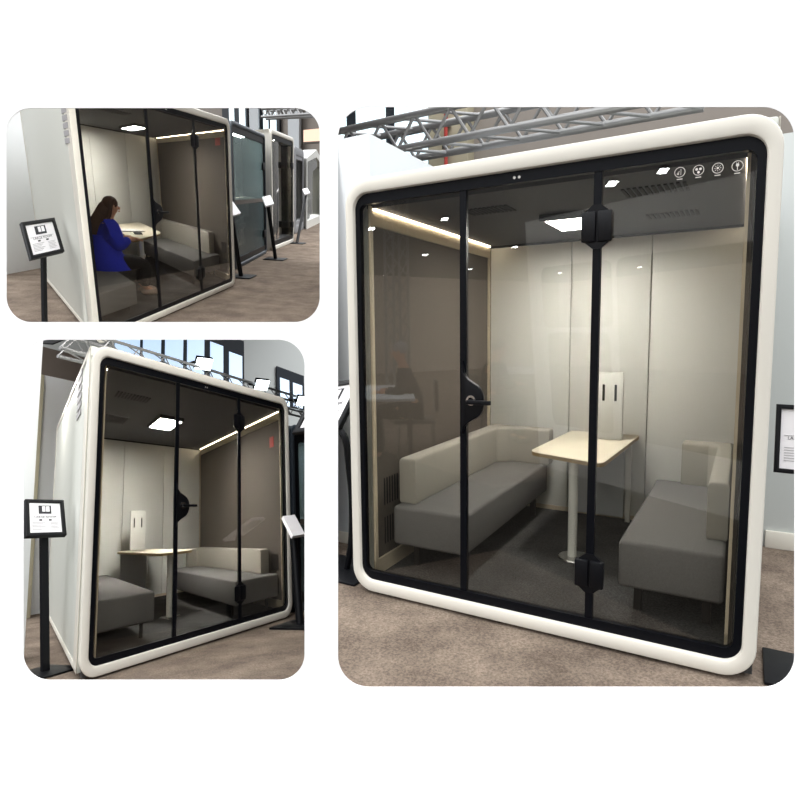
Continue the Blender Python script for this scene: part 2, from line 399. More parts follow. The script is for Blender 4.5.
    for (x0, x1, y0, y1) in o['vents']:
        vb = MB(); n = 11
        for i in range(n):
            a = x0 + (x1 - x0) * i / n; vb.box(f, a, a + (x1 - x0) / n * .55, y0, y1, 1.934, 1.945)
        vb.build('ceiling_vent', M['slot'], t)
    sn = MB()
    for k in (0, 1): sn.disc_y(f, W * .47 + k * .022, 1.972, .006, -.014, -.009, 12)
    sn.build('sensor', M['icon'], t)
    return t
booth(SB, 1.779, 1.752, 1.70, 'large meeting booth, the biggest shown, smoked glass front and two sofas facing across a table', .59, 1.19,
      dict(icons=True, em=82, so=.032, lamp=(.85, .92, .20, .38), vents=[(1.22, 1.50, .32, .5), (1.23, 1.50, 1.02, 1.17), (.43, .68, .34, .50)]))
booth(SCC, 2.2558, 3.6565, 3.1607, 'white framed meeting booth seen above the sign with floodlights over its roof', .74, 1.515,
      dict(em=110, lamp=(1.06, 1.57, .30, .6), vents=[(.27, .64, .65, .86), (.26, .61, 1.69, 2.07)], vy=.57, vl=.33, nv=6, vz=2.02, tag=.12, tz=1.6))
booth(SA, 3.4078, 3.887, 3.4082, 'white framed meeting booth with a woman in blue sitting inside', 1.17, 2.31,
      dict(em=60, lamp=(1.93, 2.1, .34, .8), vents=[(.6, 1.3, .8, 1.1)], vy=.14, vl=.26, nv=5, vz=1.785, vs=.056, tag=.2, tz=1.76))

# ------------------------------------------------------------------ bench sofas: seat block, L-shaped back cushion, four legs
def sofa(S, x0, x1, y0, y1, zs, side, label, bt=.13, zb=.64, wrap=.3, legs=(.05, .14), by=.06):
    t = thing('bench_sofa', label, 'sofa', S.P((x0 + x1) / 2, (y0 + y1) / 2, 0), 'bench sofas in the booths')
    f = S.P
    MB().box(f, x0, x1, y0, y1, zs - .215, zs, .02, 3).build('seat', M['seat'], t)
    if side:
        a, b, q = (x0, x0 + bt, 1) if side < 0 else (x1, x1 - bt, -1)
        w = wrap * (x1 - x0) * q
        mb = MB(); pts = [(a, y0 + by), (b, y0 + by), (b, y1 - bt * 1.6), (b + w * .25, y1 - bt), (b + w, y1 - bt), (b + w, y1), (a, y1)]
        mb.prism(f, pts if q > 0 else pts[::-1], 'z', zs - .01, zb, .022, 3)
        mb.build('back_cushion', M['cream'], t)
    dx, dy = legs
    for x in (x0 + dx, x1 - dx - .035):
        for y in (y0 + dy, y1 - dy): MB().box(f, x, x + .035, y, y + .035, .002, zs - .21, .003).build('leg', M['leg'], t)
    return t
sofa(SB, .11, .54, .13, 1.60, .372, -1, 'grey bench sofa with white back cushion left of the table in the biggest booth', bt=.10, zb=.625, wrap=.85, by=.08)
sofa(SB, 1.285, 1.708, .13, 1.42, .372, 1, 'grey bench sofa with white back cushion right of the table in the biggest booth', bt=.085, zb=.635, wrap=.45, by=.2)
sofa(SCC, .06, .62, .28, 3.0, .36, 0, 'grey bench by the vented side wall of the booth under the floodlights', legs=(.05, .25))
sofa(SCC, 1.52, 2.19, .14, 2.9, .335, 1, 'grey and cream bench sofa at the door lock side of the booth under the floodlights', bt=.14, zb=.57, wrap=.3, legs=(.05, .2), by=.25)
sofa(SA, .10, .82, .27, 2.9, .30, 0, 'grey bench under the woman in the blue cardigan', legs=(.06, .2))
sofa(SA, 2.42, 3.34, .42, 3.2, .33, 1, 'grey sofa with cream back behind the door lever, opposite the woman in blue', bt=.2, zb=.62, wrap=.3, legs=(.06, .15), by=.2)

# ------------------------------------------------------------------ tables
def table(S, c0, c1, c2, c3, zt, col, label, r=.06, panel=True, tray=True):
    """corners: front left, front right, back right, back left (x,y)"""
    o = S.P(col[0], col[1], 0); t = thing('meeting_table', label, 'table', o, 'tables in the booths'); f = S.P
    cs = [Vector(c) for c in (c0, c1, c2, c3)]; pts = []
    for i, c in enumerate(cs):
        p, n = cs[i - 1], cs[(i + 1) % 4]; rr = r if i < 2 else r * .3
        a = c + (p - c).normalized() * rr; b = c + (n - c).normalized() * rr
        for k in range(7):
            u = k / 6; pts.append(tuple(a * (1 - u) ** 2 + c * 2 * u * (1 - u) + b * u * u))
    tp = MB().prism(f, pts, 'z', zt - .004, zt, .0015).build('tabletop', M['oak'], t)
    MB().prism(f, pts, 'z', zt - .024, zt - .004).build('edge_band', M['edge'], tp)
    R = S.rigid(col[0], col[1], 0)
    MB().cyl(R, 0, 0, .006, zt - .024, .026).build('column', M['pole'], t)
    MB().cyl(R, .015, 0, 0.002, .008, .095, .09, 36).build('base_plate', M['steel'], t)
    if panel:
        a, b = cs[3], cs[2]; w = b - a
        p = a + w * .10; q = a + w * .80
        MB().box(f, p.x, q.x, a.y - .02, a.y + .0, 0.02, zt - .025).build('support_panel', M['hallw'], t)
        MB().box(f, q.x + .02, q.x + .05, a.y - .06, a.y - .03, 0.002, zt - .024).build('rear_leg', M['pole'], t)
    if tray:
        a = cs[2] + (cs[1] - cs[2]) * .5 + (cs[3] - cs[2]) * .1
        MB().box(f, a.x - .07, a.x - .01, a.y - .16, a.y + .16, zt - .06, zt - .026, .004).build('cable_box', M['blackm'], t)
    return t
ZT = .60
def c(S, px, py, z=ZT): v = S.at(px, py, z=z); return (v[0], v[1])
k2, k3 = c(SB, 644, 431), c(SB, 583, 424)
table(SB, c(SB, 529, 451), c(SB, 602, 464), (k2[0], min(k2[1], 1.675)), (k3[0], min(k3[1], 1.675)), ZT, (.918, .804), 'pale birch table with white column leg between the two sofas of the biggest booth', .07)
def tb(S, pts, **k): return [c(S, *p, **k) for p in pts]
bl = SCC.at(117, 546, y=2.95)[0]; table(SCC, (.90, 1.04), (1.385, 1.2), (bl + .55, 2.95), (bl, 2.95), .605, (1.06, 1.241), 'pale birch table with white column leg in the booth under the floodlights', .12)
table(SA, (1.20, 1.13), (2.19, 1.46), (2.45, 3.3), (1.62, 3.3), .60, (1.489, 1.281), 'pale birch table the woman in blue is writing at', .18, tray=False)

# white power panels standing on the back of the tables
def power_panel(S, x0, x1, y, z0, z1, label, ks=(.2, .7)):
    z0 += .002
    t = thing('power_panel', label, 'power panel', S.P((x0 + x1) / 2, y, z0), 'power panels on the tables'); f = S.P
    MB().box(f, x0, x1, y, y + .03, z0, z1, .006).build('panel', M['pole'], t)
    w = x1 - x0
    for k in ks:
        MB().box(f, x0 + w * k, x0 + w * (k + .075), y - .003, y + .004, z1 - (z1 - z0) * .42, z1 - (z1 - z0) * .18, .001).build('slot', M['slot'], t)
a = SB.at(591, 372, y=1.40); b_ = SB.at(622, 431, y=1.40)
power_panel(SB, a[0], b_[0], 1.40, ZT, a[2], 'white upright panel with two dark slots on the table of the biggest booth', (.37, .74))
a = SCC.at(131, 511, y=2.75); b_ = SCC.at(145, 545, y=2.75)
power_panel(SCC, a[0], b_[0], 2.75, .605, a[2], 'white upright panel with two dark slots on the table under the floodlights')

# ------------------------------------------------------------------ sign stands
def sign(S, BL, BR, TL, yb, yt, base, label, pole=None, thick=.018, poster=True, bs=.17, group='black sign stands'):
    """BL, BR, TL: where the corners of the sloping frame appear; yb, yt: depth of its lower and upper edge"""
    bl, br, tl = [S.P(*S.at(*p, y=q)) for p, q in ((BL, yb), (BR, yb), (TL, yt))]
    e1 = br - bl; e2 = tl - bl; n = e1.cross(e2).normalized()
    if n.dot(CAM - bl) < 0: n = -n
    w, h = e1.length, e2.length; u, v = e1 / w, e2 / h
    f = lambda x, y, z: bl + u * x + v * z - n * y            # y away from the reader
    t = thing('sign_stand', label, 'sign stand', S.P(base[0], base[1], FLOOR), group)
    bw = .075 * min(w, h) * 1.25
    R = S.rigid(base[0], base[1], FLOOR)
    MB().box(R, -bs, bs, -bs, bs, 0, .014, .004).build('base_plate', M['blackm'], t)
    top = f(w * .5, thick + .006, h * .28)
    pts = [R(0, 0, .01)] + ([S.P(*q) for q in pole] if pole else []) + [top]
    if len(pts) == 2:
        d = (pts[1] - pts[0]); bx = MB(); sd = R(1, 0, 0) - R(0, 0, 0); fd = R(0, 1, 0) - R(0, 0, 0)
        bx.box(lambda x, y, z: pts[0] + sd * x + fd * y + d * z, -.026, .026, -.012, .012, 0, 1); bx.build('pole', M['blackm'], t)
    else:
        # bowed flat pole: smooth the few points
        sm = []
        for i in range(len(pts) - 1):
            p0, p1, p2, p3 = pts[max(i - 1, 0)], pts[i], pts[i + 1], pts[min(i + 2, len(pts) - 1)]
            for k in range(8):
                s = k / 8; sm.append(.5 * ((2 * p1) + (p2 - p0) * s + (2 * p0 - 5 * p1 + 4 * p2 - p3) * s * s + (3 * p1 - p0 - 3 * p2 + p3) * s ** 3))
        MB().tube(sm + [pts[-1]], .02, 8).build('pole', M['blackm'], t)
    MB().box(f, 0, w, .004, thick, 0, h).build('back_plate', M['blackm'], t)
    MB().ring(f, [(0, 0), (w, 0), (w, h), (0, h)], [(bw, bw), (w - bw, bw), (w - bw, h - bw), (bw, h - bw)], -.012, .006, .004).build('sign_frame', M['blackm'], t)
    ps = MB().box(f, bw * .8, w - bw * .8, .0, .005, bw * .8, h - bw * .8).build('poster_sheet', M['paper'], t)
    if poster:
        y0, y1 = -.002, .0005; pic = MB(); cx, cz = w * .5, h * .73; a = w * .16; q = h * .115
        pic.box(f, cx - a, cx + a, y0, y1, cz - q, cz + q).build('poster_picture', M['ink'], ps)
        wn = MB(); wn.box(f, cx - a * .45, cx + a * .05, y0 - .001, y0, cz - q * .5, cz + q * .8); wn.box(f, cx + a * .18, cx + a * .72, y0 - .001, y0, cz - q * .5, cz + q * .8); wn.build('picture_booth', M['paper'], ps)
        text('poster_heading', 'LARGE ROOM', f, w * .5, h * .515, w * .088, y0, M['ink'], ps)
        MB().box(f, w * .16, w * .84, y0, y1, h * .548, h * .556).build('heading_rule', M['inkl'], ps)
        sq = MB()
        for k in (.38, .62): sq.box(f, w * k - w * .035, w * k + w * .035, y0, y1, h * .42, h * .46)
        sq.build('poster_symbol', M['ink'], ps)
        ln = MB()
        for r in range(6):
            z = h * (.37 - r * .038)
            ln.box(f, w * .17, w * (.5 - .05 * (r % 3)), y0, y1, z, z + h * .010); ln.box(f, w * .62, w * (.84 - .03 * (r % 2)), y0, y1, z, z + h * .008)
        ln.build('poster_lines', M['inkl'], ps)
    return t
sign(SB, (293, 434), (340, 428), (318, 386), .16, .34, (-.235, .17), 'black framed sign on a bowed black pole beside the left edge of the biggest booth',
     pole=[SB.at(351.5, 540, y=.17), SB.at(352, 500, y=.17), SB.at(349, 468, y=.17), SB.at(344, 436, y=.17)])
sign(SB, (773.5, 472), (832, 478), (776.5, 404), .22, .26, (2.01, .15), 'black framed sign on a straight black stand right of the biggest booth', bs=.15)
q = SCC.at(45, 673, z=FLOOR)
sign(SCC, (25.5, 537), (66, 535.6), (24.5, 500), q[1], q[1] + .25, (q[0], q[1]), 'black framed poster on a black post by the booth under the floodlights', bs=.16)
q = SA.at(45, 338, z=FLOOR)
sign(SA, (30.5, 260), (64, 252), (20.5, 223), q[1], q[1] + .35, (q[0], q[1]), 'black framed poster on a black post beside the booth with the woman', bs=.2)
# white brochure plates on black posts along the row of booths
def card(S, BL, BR, TL, basepx, dy, label):
    q = S.at(*basepx, z=FLOOR)
    bl, br, tl = [S.P(*S.at(*p, y=q[1] + d)) for p, d in ((BL, 0), (BR, 0), (TL, dy))]
    e1 = br - bl; e2 = tl - bl; n = e1.cross(e2).normalized()
    if n.dot(CAM - bl) < 0: n = -n
    t = thing('brochure_stand', label, 'brochure stand', S.P(q[0], q[1], FLOOR), 'brochure stands along the booths')
    R = S.rigid(q[0], q[1], FLOOR); MB().box(R, -.19, .19, -.19, .19, 0, .02, .004).build('base_plate', M['blackm'], t)
    MB().tube([R(0, 0, .01), bl + e1 * .45 + e2 * .3 - n * .04], .035, 10).build('pole', M['blackm'], t)
    MB().box(lambda x, y, z: bl + e1 * x + e2 * z - n * y, 0, 1, 0, .03, 0, 1).build('plate', M['paper'], t)
card(SA, (229, 217), (241, 213), (221, 205), (241, 277), .3, 'white brochure plate on a black post between the white booth and the slate booth')
card(SA, (266, 206), (274, 203.5), (262.5, 197), (275.5, 259.5), .4, 'white brochure plate on a black post right of the slate booth')
card(SA, (305, 194), (310, 192.6), (302.5, 189), (297, 243.5), .5, 'small white brochure plate on a black post in front of the mid grey booth')
card(SCC, (293, 536), (305, 534), (283, 516), (300, 626), .25, 'white brochure plate on a black post right of the booth under the floodlights')

# ------------------------------------------------------------------ smaller booths in the row
def small_booth(S, L, Rr, tops, depth, shell, label, rail, glassm, inside=None, peak=False, hinge=True, dark=True, split=False):
    a = S.at(*L, z=FLOOR) if len(L) == 2 else L; b2 = S.at(*Rr, z=FLOOR) if len(Rr) == 2 else Rr
    A0 = Vector(S.P(*a)); Hs = []
    for g, top in ((a, tops[0]), (b2, tops[1])):
        lo, hi = 0, 6
        for _ in range(50):
            m = (lo + hi) / 2; X = S.t + S.a * g[0] + S.b * g[1] + S.c * (FLOOR + m)
            if FOC * X.y / X.z + 400 > top: lo = m
            else: hi = m
        Hs.append(lo)
    Ht = sum(Hs) / 2
    B0 = Vector(S.P(*b2)); e1 = (B0 - A0); w = e1.length; e1.normalize(); ez = S.C; e2 = S.B.normalized()
    f = lambda x, y, z: A0 + e1 * x + e2 * y + ez * z
    t = thing('phone_booth', label, 'booth', f(w / 2, depth / 2, 0), 'smaller booths in the row')
    r = rail
    if peak:
        pk = Ht + w * .075; o = [(0, 0), (w, 0), (w, Ht), (w / 2, pk), (0, Ht)]; i = [(r, r * 1.3), (w - r, r * 1.3), (w - r, Ht - r * .5), (w / 2, pk - r * 1.3), (r, Ht - r * .5)]
        MB().ring(f, o, i, -.03, .08).build('frame', shell, t)
        MB().prism(f, o, 'y', depth, depth + .06).build('back_panel', M['beigec'], t)
        for x0 in (0, w - .06): MB().box(f, x0, x0 + .06, .08, depth, 0, Ht).build('side_wall', shell, t)
        for sx in (0, 1): MB().prism(f, [(w * sx, Ht), (w / 2, pk), (w / 2, pk - .06), (w * sx + (.06 if sx == 0 else -.06), Ht - .02)], 'y', .08, depth).build('roof_slope', M['whitew'], t)
        MB().box(f, 0, w, .08, depth, 0, .08).build('floor_panel', M['cpt'], t)
        MB().box(f, .1, w - .1, depth * .4, depth * .8, Ht * .40, Ht * .43).build('desk', M['pole'], t)
        MB().box(f, w * .15, w * .45, depth * .5, depth * .7, Ht * .43, Ht * .60, .03).build('seat_back', M['cream'], t)
        MB().prism(f, [(r * .8, r), (w - r * .8, r), (w - r * .8, Ht - r * .4), (w / 2, pk - r * 1.1), (r * .8, Ht - r * .4)], 'y', .03, .05).build('glass_panel', glassm, t)
    else:
        MB().ring(f, rrect(0, w, 0, Ht, .12), rrect(r, w - r, r, Ht - r, .08), -.04, .10, .03).build('frame', shell, t)
        MB().ring(f, rrect(r * .9, w - r * .9, r * .9, Ht - r * .9, .07), rrect(r + .09, w - r - .09, r + .10, Ht - r - .10, .05), .0, .04).build('door_frame', M['blackm'] if hinge else shell, t)
        sh = MB()
        for (x0, x1, z0, z1) in ((0, .07, 0, Ht), (w - .07, w, 0, Ht), (0, w, 0, .07), (0, w, Ht - .07, Ht)): sh.box(f, x0, x1, .1, depth, z0, z1)
        sh.build('shell', shell, t)
        MB().box(f, 0, w, depth, depth + .05, 0, Ht).build('back_panel', M['dark'] if dark else M['back'], t)
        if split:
            MB().box(f, r, w - r, .02, .035, r, Ht * .45).build('lower_glass', M['painted_refl_dark'], t); MB().box(f, r, w - r, .02, .035, Ht * .48, Ht - r).build('upper_glass', M['film'], t)
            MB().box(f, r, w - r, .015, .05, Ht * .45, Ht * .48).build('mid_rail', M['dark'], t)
        else: MB().box(f, r, w - r, .02, .035, r, Ht - r).build('glass_panel', glassm, t)
        if hinge:
            for z in (.18, .74): MB().box(f, w - r - .22, w - r + .02, -.05, .05, Ht * z - .07, Ht * z + .07, .01).build('hinge', M['blackm'], t)
    if inside:
        inside(f, w, depth, Ht, t)
    return t
def desk_inside(f, w, d, Ht, t):
    MB().box(f, w * .08, w * .9, d * .35, d * .75, Ht * .46, Ht * .48, .004).build('desk', M['oak'], t)
    MB().box(f, w * .1, w * .5, .12, .15, Ht * .35, Ht * .46).build('desk_front', M['dark'], t)
    lf = MB().box(f, w * .35, w * .65, d * .4, d * .6, Ht - .11, Ht - .08).build('ceiling_lamp', M['lamp'], t)  # lamp added to brighten the booth interior
    ch = MB(); ch.box(f, w * .3, w * .6, d * .35, d * .6, Ht * .24, Ht * .28, .02).build('chair_seat', M['seat'], t)
    MB().box(f, w * .3, w * .6, d * .62, d * .68, Ht * .3, Ht * .55, .02).build('chair_back', M['seat'], t)
    MB().cyl(f, w * .45, d * .48, Ht * .04, Ht * .24, .03).build('chair_post', M['blackm'], t)
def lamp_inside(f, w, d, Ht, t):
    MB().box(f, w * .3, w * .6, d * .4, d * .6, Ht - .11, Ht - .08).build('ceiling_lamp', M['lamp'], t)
    text('reflected_lettering', 'HiluN', f, w * .62, Ht * .72, w * .24, d - .012, M['edge'], t)  # reflection of a sign in the glass, built as letters on the back wall
def shelf_inside(f, w, d, Ht, t):
    MB().box(f, w * .08, w * .92, .13, d * .6, Ht * .42, Ht * .45).build('desk', M['oak'], t)
small_booth(SA, (235, 270), (266.5, 253), (124, 131), 1.2, M['dbooth'], 'slate grey booth with a desk behind glass with a painted greenish reflection, next to the booth with the woman', .07, M['clear'], desk_inside, dark=False, split=True)
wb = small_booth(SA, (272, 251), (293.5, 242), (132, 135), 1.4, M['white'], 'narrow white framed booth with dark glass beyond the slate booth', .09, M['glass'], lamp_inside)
small_booth(SA, (294.5, 234), (303.3, 229), (147, 150), 1.3, M['gbooth'], 'mid grey booth with a grey door frame, just before the gabled booth', .22, M['glass'], None, hinge=False, dark=False)
small_booth(SA, (306, 229.3), (323, 221), (160, 163), 1.0, M['pole'], 'gabled white house shaped booth at the far end of the row', .2, M['clear'], None, peak=True)
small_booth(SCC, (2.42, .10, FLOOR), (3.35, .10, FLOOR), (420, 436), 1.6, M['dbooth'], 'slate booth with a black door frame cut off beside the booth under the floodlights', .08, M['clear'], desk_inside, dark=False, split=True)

# ------------------------------------------------------------------ floors, walls, windows
def floor(S, px, name='floor', m='hallc'):
    p = [S.at(*q, z=FLOOR)[:2] for q in px]
    struct(MB().prism(S.P, p, 'z', FLOOR - .03, FLOOR).build(name, M[m]))
floor(SB, [(329, 704), (815, 704), (815, 440), (329, 440)])
floor(SCC, [(-6, 700), (329, 700), (329, 575), (-6, 575)])
floor(SA, [(-6, 331), (329, 331), (329, 208), (-6, 262)])
def slab(S, name, x0, x1, y0, y1, z0, z1, m, base=None):
    o = struct(MB().box(S.P, x0, x1, y0, y1, z0, z1, .004).build(name, M[m]))
    return o
def pxrect(S, L, T, Rr, Bo, y=None, x=None):
    a = S.at(L, T, x=x, y=y); b = S.at(Rr, T, x=x, y=y); d = S.at(L, Bo, x=x, y=y); e = S.at(Rr, Bo, x=x, y=y)
    return (min(a[0], d[0]), max(b[0], e[0]), min(d[2], e[2]), max(a[2], b[2]))
# biggest booth: white partition on its left, pale wall on its right, hall wall behind
a = SB.at(369, 133, y=.56); l = SB.at(329, 300, y=.56)
slab(SB, 'wall_left', l[0], a[0], .56, 5.2, FLOOR, a[2], 'hallw')
slab(SB, 'baseboard_left', l[0], a[0], .545, .56, FLOOR, FLOOR + .075, 'white')
a = SB.at(788, 132, y=1.74); l = SB.at(815, 300, y=1.74)
slab(SB, 'wall_right', 1.50, l[0] + .1, 1.76, 4.5, FLOOR, a[2], 'wallg')
slab(SB, 'baseboard_right', 1.9, l[0] + .1, 1.735, 1.76, FLOOR, FLOOR + .11, 'white')
Y = 6.5
r = pxrect(SB, 329, 95, 815, 200, y=Y); slab(SB, 'wall_back', r[0], r[1], Y, Y + .15, FLOOR, r[3] + .4, 'beige')
def window(S, n, px, panes, y=None, x=None, m='sky', dep=.1):
    f = S.P if y is not None else (lambda X, Yy, Z: S.P(Yy, X, Z))      # on a cross wall the first axis runs along the depth
    def rc(L, T, Rr, Bo):
        c4 = [S.at(*p, x=x, y=y) for p in ((L, T), (Rr, T), (Rr, Bo), (L, Bo))]
        k = 0 if y is not None else 1
        us = [q[k] for q in c4]; zs = [q[2] for q in c4]
        return (us[0] + us[3]) / 2, (us[1] + us[2]) / 2, (zs[2] + zs[3]) / 2, (zs[0] + zs[1]) / 2
    v = y if y is not None else x
    u0, u1, z0, z1 = rc(*px); o = struct(MB().box(f, u0, u1, v - dep, v - .03, z0, z1).build('window_%d' % n, M['wframe']))
    for p in panes:
        u0, u1, z0, z1 = rc(*p); MB().box(f, u0, u1, v - dep - .02, v - dep + .01, z0, z1).build('pane', M[m], o)
    return o
window(SB, 1, (329, 95, 434, 175), [(329, 95, 350, 170), (360, 95, 389, 170), (398, 95, 431, 130), (399, 137, 431, 172)], y=Y)
r = pxrect(SB, 436, 95, 474, 200, y=Y); slab(SB, 'trim_1', r[0], r[1], Y - .25, Y, r[2], r[3], 'beigec')
p0, p1 = SB.at(446, 95, y=Y - .35), SB.at(446, 172, y=Y - .35)
t = thing('red_pipe', 'thin red pipe running up the beige hall wall behind the truss', 'pipe', SB.P(p1[0], p1[1], p1[2]))
MB().tube([SB.P(p1[0], p1[1], p1[2]), SB.P(p1[0], p1[1], p0[2])], .03).build('pipe_run', M['red'], t)
cl = MB()
for k in (.3, .6): 
    z = p1[2] + (p0[2] - p1[2]) * k; cl.box(SB.P, p1[0] - .05, p1[0] + .05, p1[1] - .04, p1[1] + .3, z, z + .05)
cl.build('pipe_clip', M['steel'], t)
def truss(S, x0, x1, y0, y1, z0, z1, r, label, step, group='aluminium lighting trusses'):
    t = thing('lighting_truss', label, 'truss', S.P((x0 + x1) / 2, y0, z0), group)
    for y in (y0, y1):
        for z in (z0, z1): MB().tube([S.P(x0, y, z), S.P(x1, y, z)], r, 12).build('chord', M['alu'], t)
    lb = MB(); n = max(2, int(round((x1 - x0) / step)))
    for i in range(n):
        a = x0 + (x1 - x0) * i / n; m = x0 + (x1 - x0) * (i + .5) / n; e = x0 + (x1 - x0) * (i + 1) / n
        for y in (y0, y1):
            lb.tube([S.P(a, y, z0), S.P(m, y, z1)], r * .45, 7); lb.tube([S.P(m, y, z1), S.P(e, y, z0)], r * .45, 7)
        for z in (z0, z1): lb.tube([S.P(a, y0, z), S.P(e, y1, z)], r * .45, 7)
    lb.build('lattice', M['alu'], t)
    return t
y = 2.3; p = SB.at(400, 149, y=y); q = SB.at(345, 130, y=y); e = SB.at(334, 130, y=y); g = SB.at(700, 107, y=y)
truss(SB, e[0], g[0], y, y + .34, p[2], q[2], .032, 'aluminium lattice truss above the biggest booth', .36)

# booth under the floodlights: white wall edge on the left, white partition with taupe fascia behind, hall wall with high windows
p = SCC.at(30, 659, z=FLOOR); k = SCC.at(33.5, 500, y=p[1]); l = SCC.at(-6, 500, y=p[1])
slab(SCC, 'wall_left', l[0], k[0], p[1], p[1] + .12, FLOOR, SCC.at(20, 334, y=p[1])[2], 'whitew')
slab(SCC, 'baseboard_left', l[0], k[0], p[1] - .015, p[1], FLOOR, FLOOR + .09, 'white')
Y = 4.4; a = SCC.at(33, 371, y=Y); b_ = SCC.at(75, 383, y=Y); l = SCC.at(20, 500, y=Y)
slab(SCC, 'wall_back', l[0], b_[0] + 1.2, Y, Y + .1, FLOOR, (a[2] + b_[2]) / 2, 'whitew')
a = SCC.at(42, 420, y=Y - .3); b_ = SCC.at(30, 420, y=Y - .3)
slab(SCC, 'trim_2', b_[0], a[0], Y - .3, Y - .02, FLOOR, SCC.at(40, 374, y=Y - .3)[2], 'beigec')
Y2 = 6.6
r = pxrect(SCC, 18, 335, 110, 395, y=Y2); slab(SCC, 'trim_3', r[0], SCC.at(112, 380, y=Y2)[0], Y2, Y2 + .2, r[2], SCC.at(60, 351, y=Y2)[2], 'brown')
Y3 = 8.5
pl = SCC.at(20, 345, y=Y3); pr = SCC.at(329, 420, y=Y3)
slab(SCC, 'wall_back', pl[0], pr[0], Y3, Y3 + .2, FLOOR, max(SCC.at(20, 330, y=Y3)[2], SCC.at(329, 331, y=Y3)[2]), 'wallg')
window(SCC, 2, (112, 320, 243, 396), [(114, 322, 139, 372), (142, 322, 160, 380), (164, 325, 182, 384), (186, 333, 203, 388), (209, 345, 222, 392), (228, 355, 241, 396)], y=Y3, m='skyb')
window(SCC, 3, (276, 372, 303, 407), [(279, 380, 288, 406), (292, 385, 301, 408)], y=Y3, m='skyb')
p = SCC.at(110, 344, y=.75); q = SCC.at(300, 409, y=.75)
truss(SCC, SCC.at(60, 345, y=.75)[0], SCC.at(322, 415, y=.75)[0], .75, 1.0, 2.20, 2.38, .014, 'thin lattice truss carrying the floodlights over the booth', .3)
def flood(px, py, y, sz, label):
    q = SCC.at(px, py, y=y); R = SCC.rigid(q[0], q[1], q[2], -28)
    t = thing('floodlight', label, 'floodlight', R(0, 0, 0), 'floodlights over the booth')
    T = math.radians(38); g = lambda x, y, z: R(x, y * math.cos(T) - z * math.sin(T), y * math.sin(T) + z * math.cos(T))
    MB().box(g, -sz, sz, 0, .05, -sz * .8, sz * .8, .012).build('housing', M['blackm'], t)
    MB().box(g, -sz * .92, sz * .92, -.006, .004, -sz * .72, sz * .72, .002).build('lens', M['flood'], t)
    MB().tube([g(-sz * 1.06, .03, 0), g(-sz * 1.06, .16, -.08), g(sz * 1.06, .16, -.08), g(sz * 1.06, .03, 0)], .012, 6).build('bracket', M['blackm'], t)
flood(204, 364, .70, .085, 'floodlight on the truss nearest the middle of the booth roof')
flood(262, 385, .70, .085, 'floodlight on the truss near the corner of the booth roof')
flood(303, 401, .70, .085, 'floodlight at the end of the truss, cut off beside the slate booth')

# booth with the woman: white wall behind it, hall end with windows, truss and an amber shop sign
slab(SA, 'wall_left', SA.at(-8, 200, y=4.9)[0] - .2, SA.at(70, 200, y=4.9)[0], 4.9, 5.0, FLOOR, 3.4, 'whitew')
X = 34
a = SA.at(200, 200, x=X); b_ = SA.at(329, 200, x=X)
f_ = lambda x, y, z: SA.P(x, y, z)
ys = sorted((a[1], b_[1])); struct(MB().box(SA.P, X, X + .3, ys[0], ys[1], FLOOR, max(SA.at(200, 98, x=X)[2], SA.at(329, 98, x=X)[2])).build('wall_end', M['beige']))
window(SA, 4, (224, 95, 249, 140), [(231, 95, 236, 138), (241, 95, 247, 138)], x=X, dep=.5, m='sky')
window(SA, 5, (262, 95, 281, 150), [(265, 95, 270, 148), (272, 95, 278, 148)], x=X, dep=.5, m='sky')
def colpx(L, Rr, n):
    a = SA.at(L, 150, x=X - 1); b = SA.at(Rr, 150, x=X - 1); ys = sorted((a[1], b[1]))
    struct(MB().box(SA.P, X - 1, X - .2, ys[0], ys[1], FLOOR, max(SA.at(L, 98, x=X - 1)[2], 4)).build('trim_%d' % n, M['hallw']))
colpx(250, 259, 4); colpx(288, 299, 5)
q = SA.at(303.5, 130, x=X - 3); p = SA.at(321, 141, x=X - 3)
t = thing('shop_sign', 'glowing amber shop board high on the far hall wall above the gabled booth', 'sign', SA.P(q[0], q[1], p[2]))
ys = sorted((q[1], p[1])); MB().box(SA.P, X - 3, X - 2.7, ys[0], ys[1], p[2], q[2]).build('board', M['amber'], t)
MB().box(SA.P, X - 3.1, X - 2.7, ys[0], ys[1], p[2] - .15 * (q[2] - p[2]), p[2]).build('board_ledge', M['dark'], t)
q = SA.at(270, 116, x=12); p = SA.at(329, 109, x=12)
n1 = SA.at(262, 112, x=14); n2 = SA.at(329, 112, x=14)
t = thing('lighting_truss', 'aluminium truss crossing the hall above the small booths', 'truss', SA.P(14, n1[1], n1[2]), 'aluminium lighting trusses')
P1 = [SA.P(*SA.at(px, py, x=14)) for px, py in ((262, 109), (329, 105))]; P2 = [SA.P(*SA.at(px, py, x=14)) for px, py in ((262, 117), (329, 113))]
off = SA.A * .6
for u, v in (P1, P2):
    for o_ in (Vector(), off): MB().tube([u + o_, v + o_], .05, 10).build('chord', M['alu'], t)
lb = MB(); n = 9
for i in range(n):
    for o_ in (Vector(), off):
        a0 = P1[0].lerp(P1[1], i / n); a1 = P2[0].lerp(P2[1], (i + .5) / n); a2 = P1[0].lerp(P1[1], (i + 1) / n)
        lb.tube([a0 + o_, a1 + o_], .025, 6); lb.tube([a1 + o_, a2 + o_], .025, 6)
lb.build('lattice', M['alu'], t)

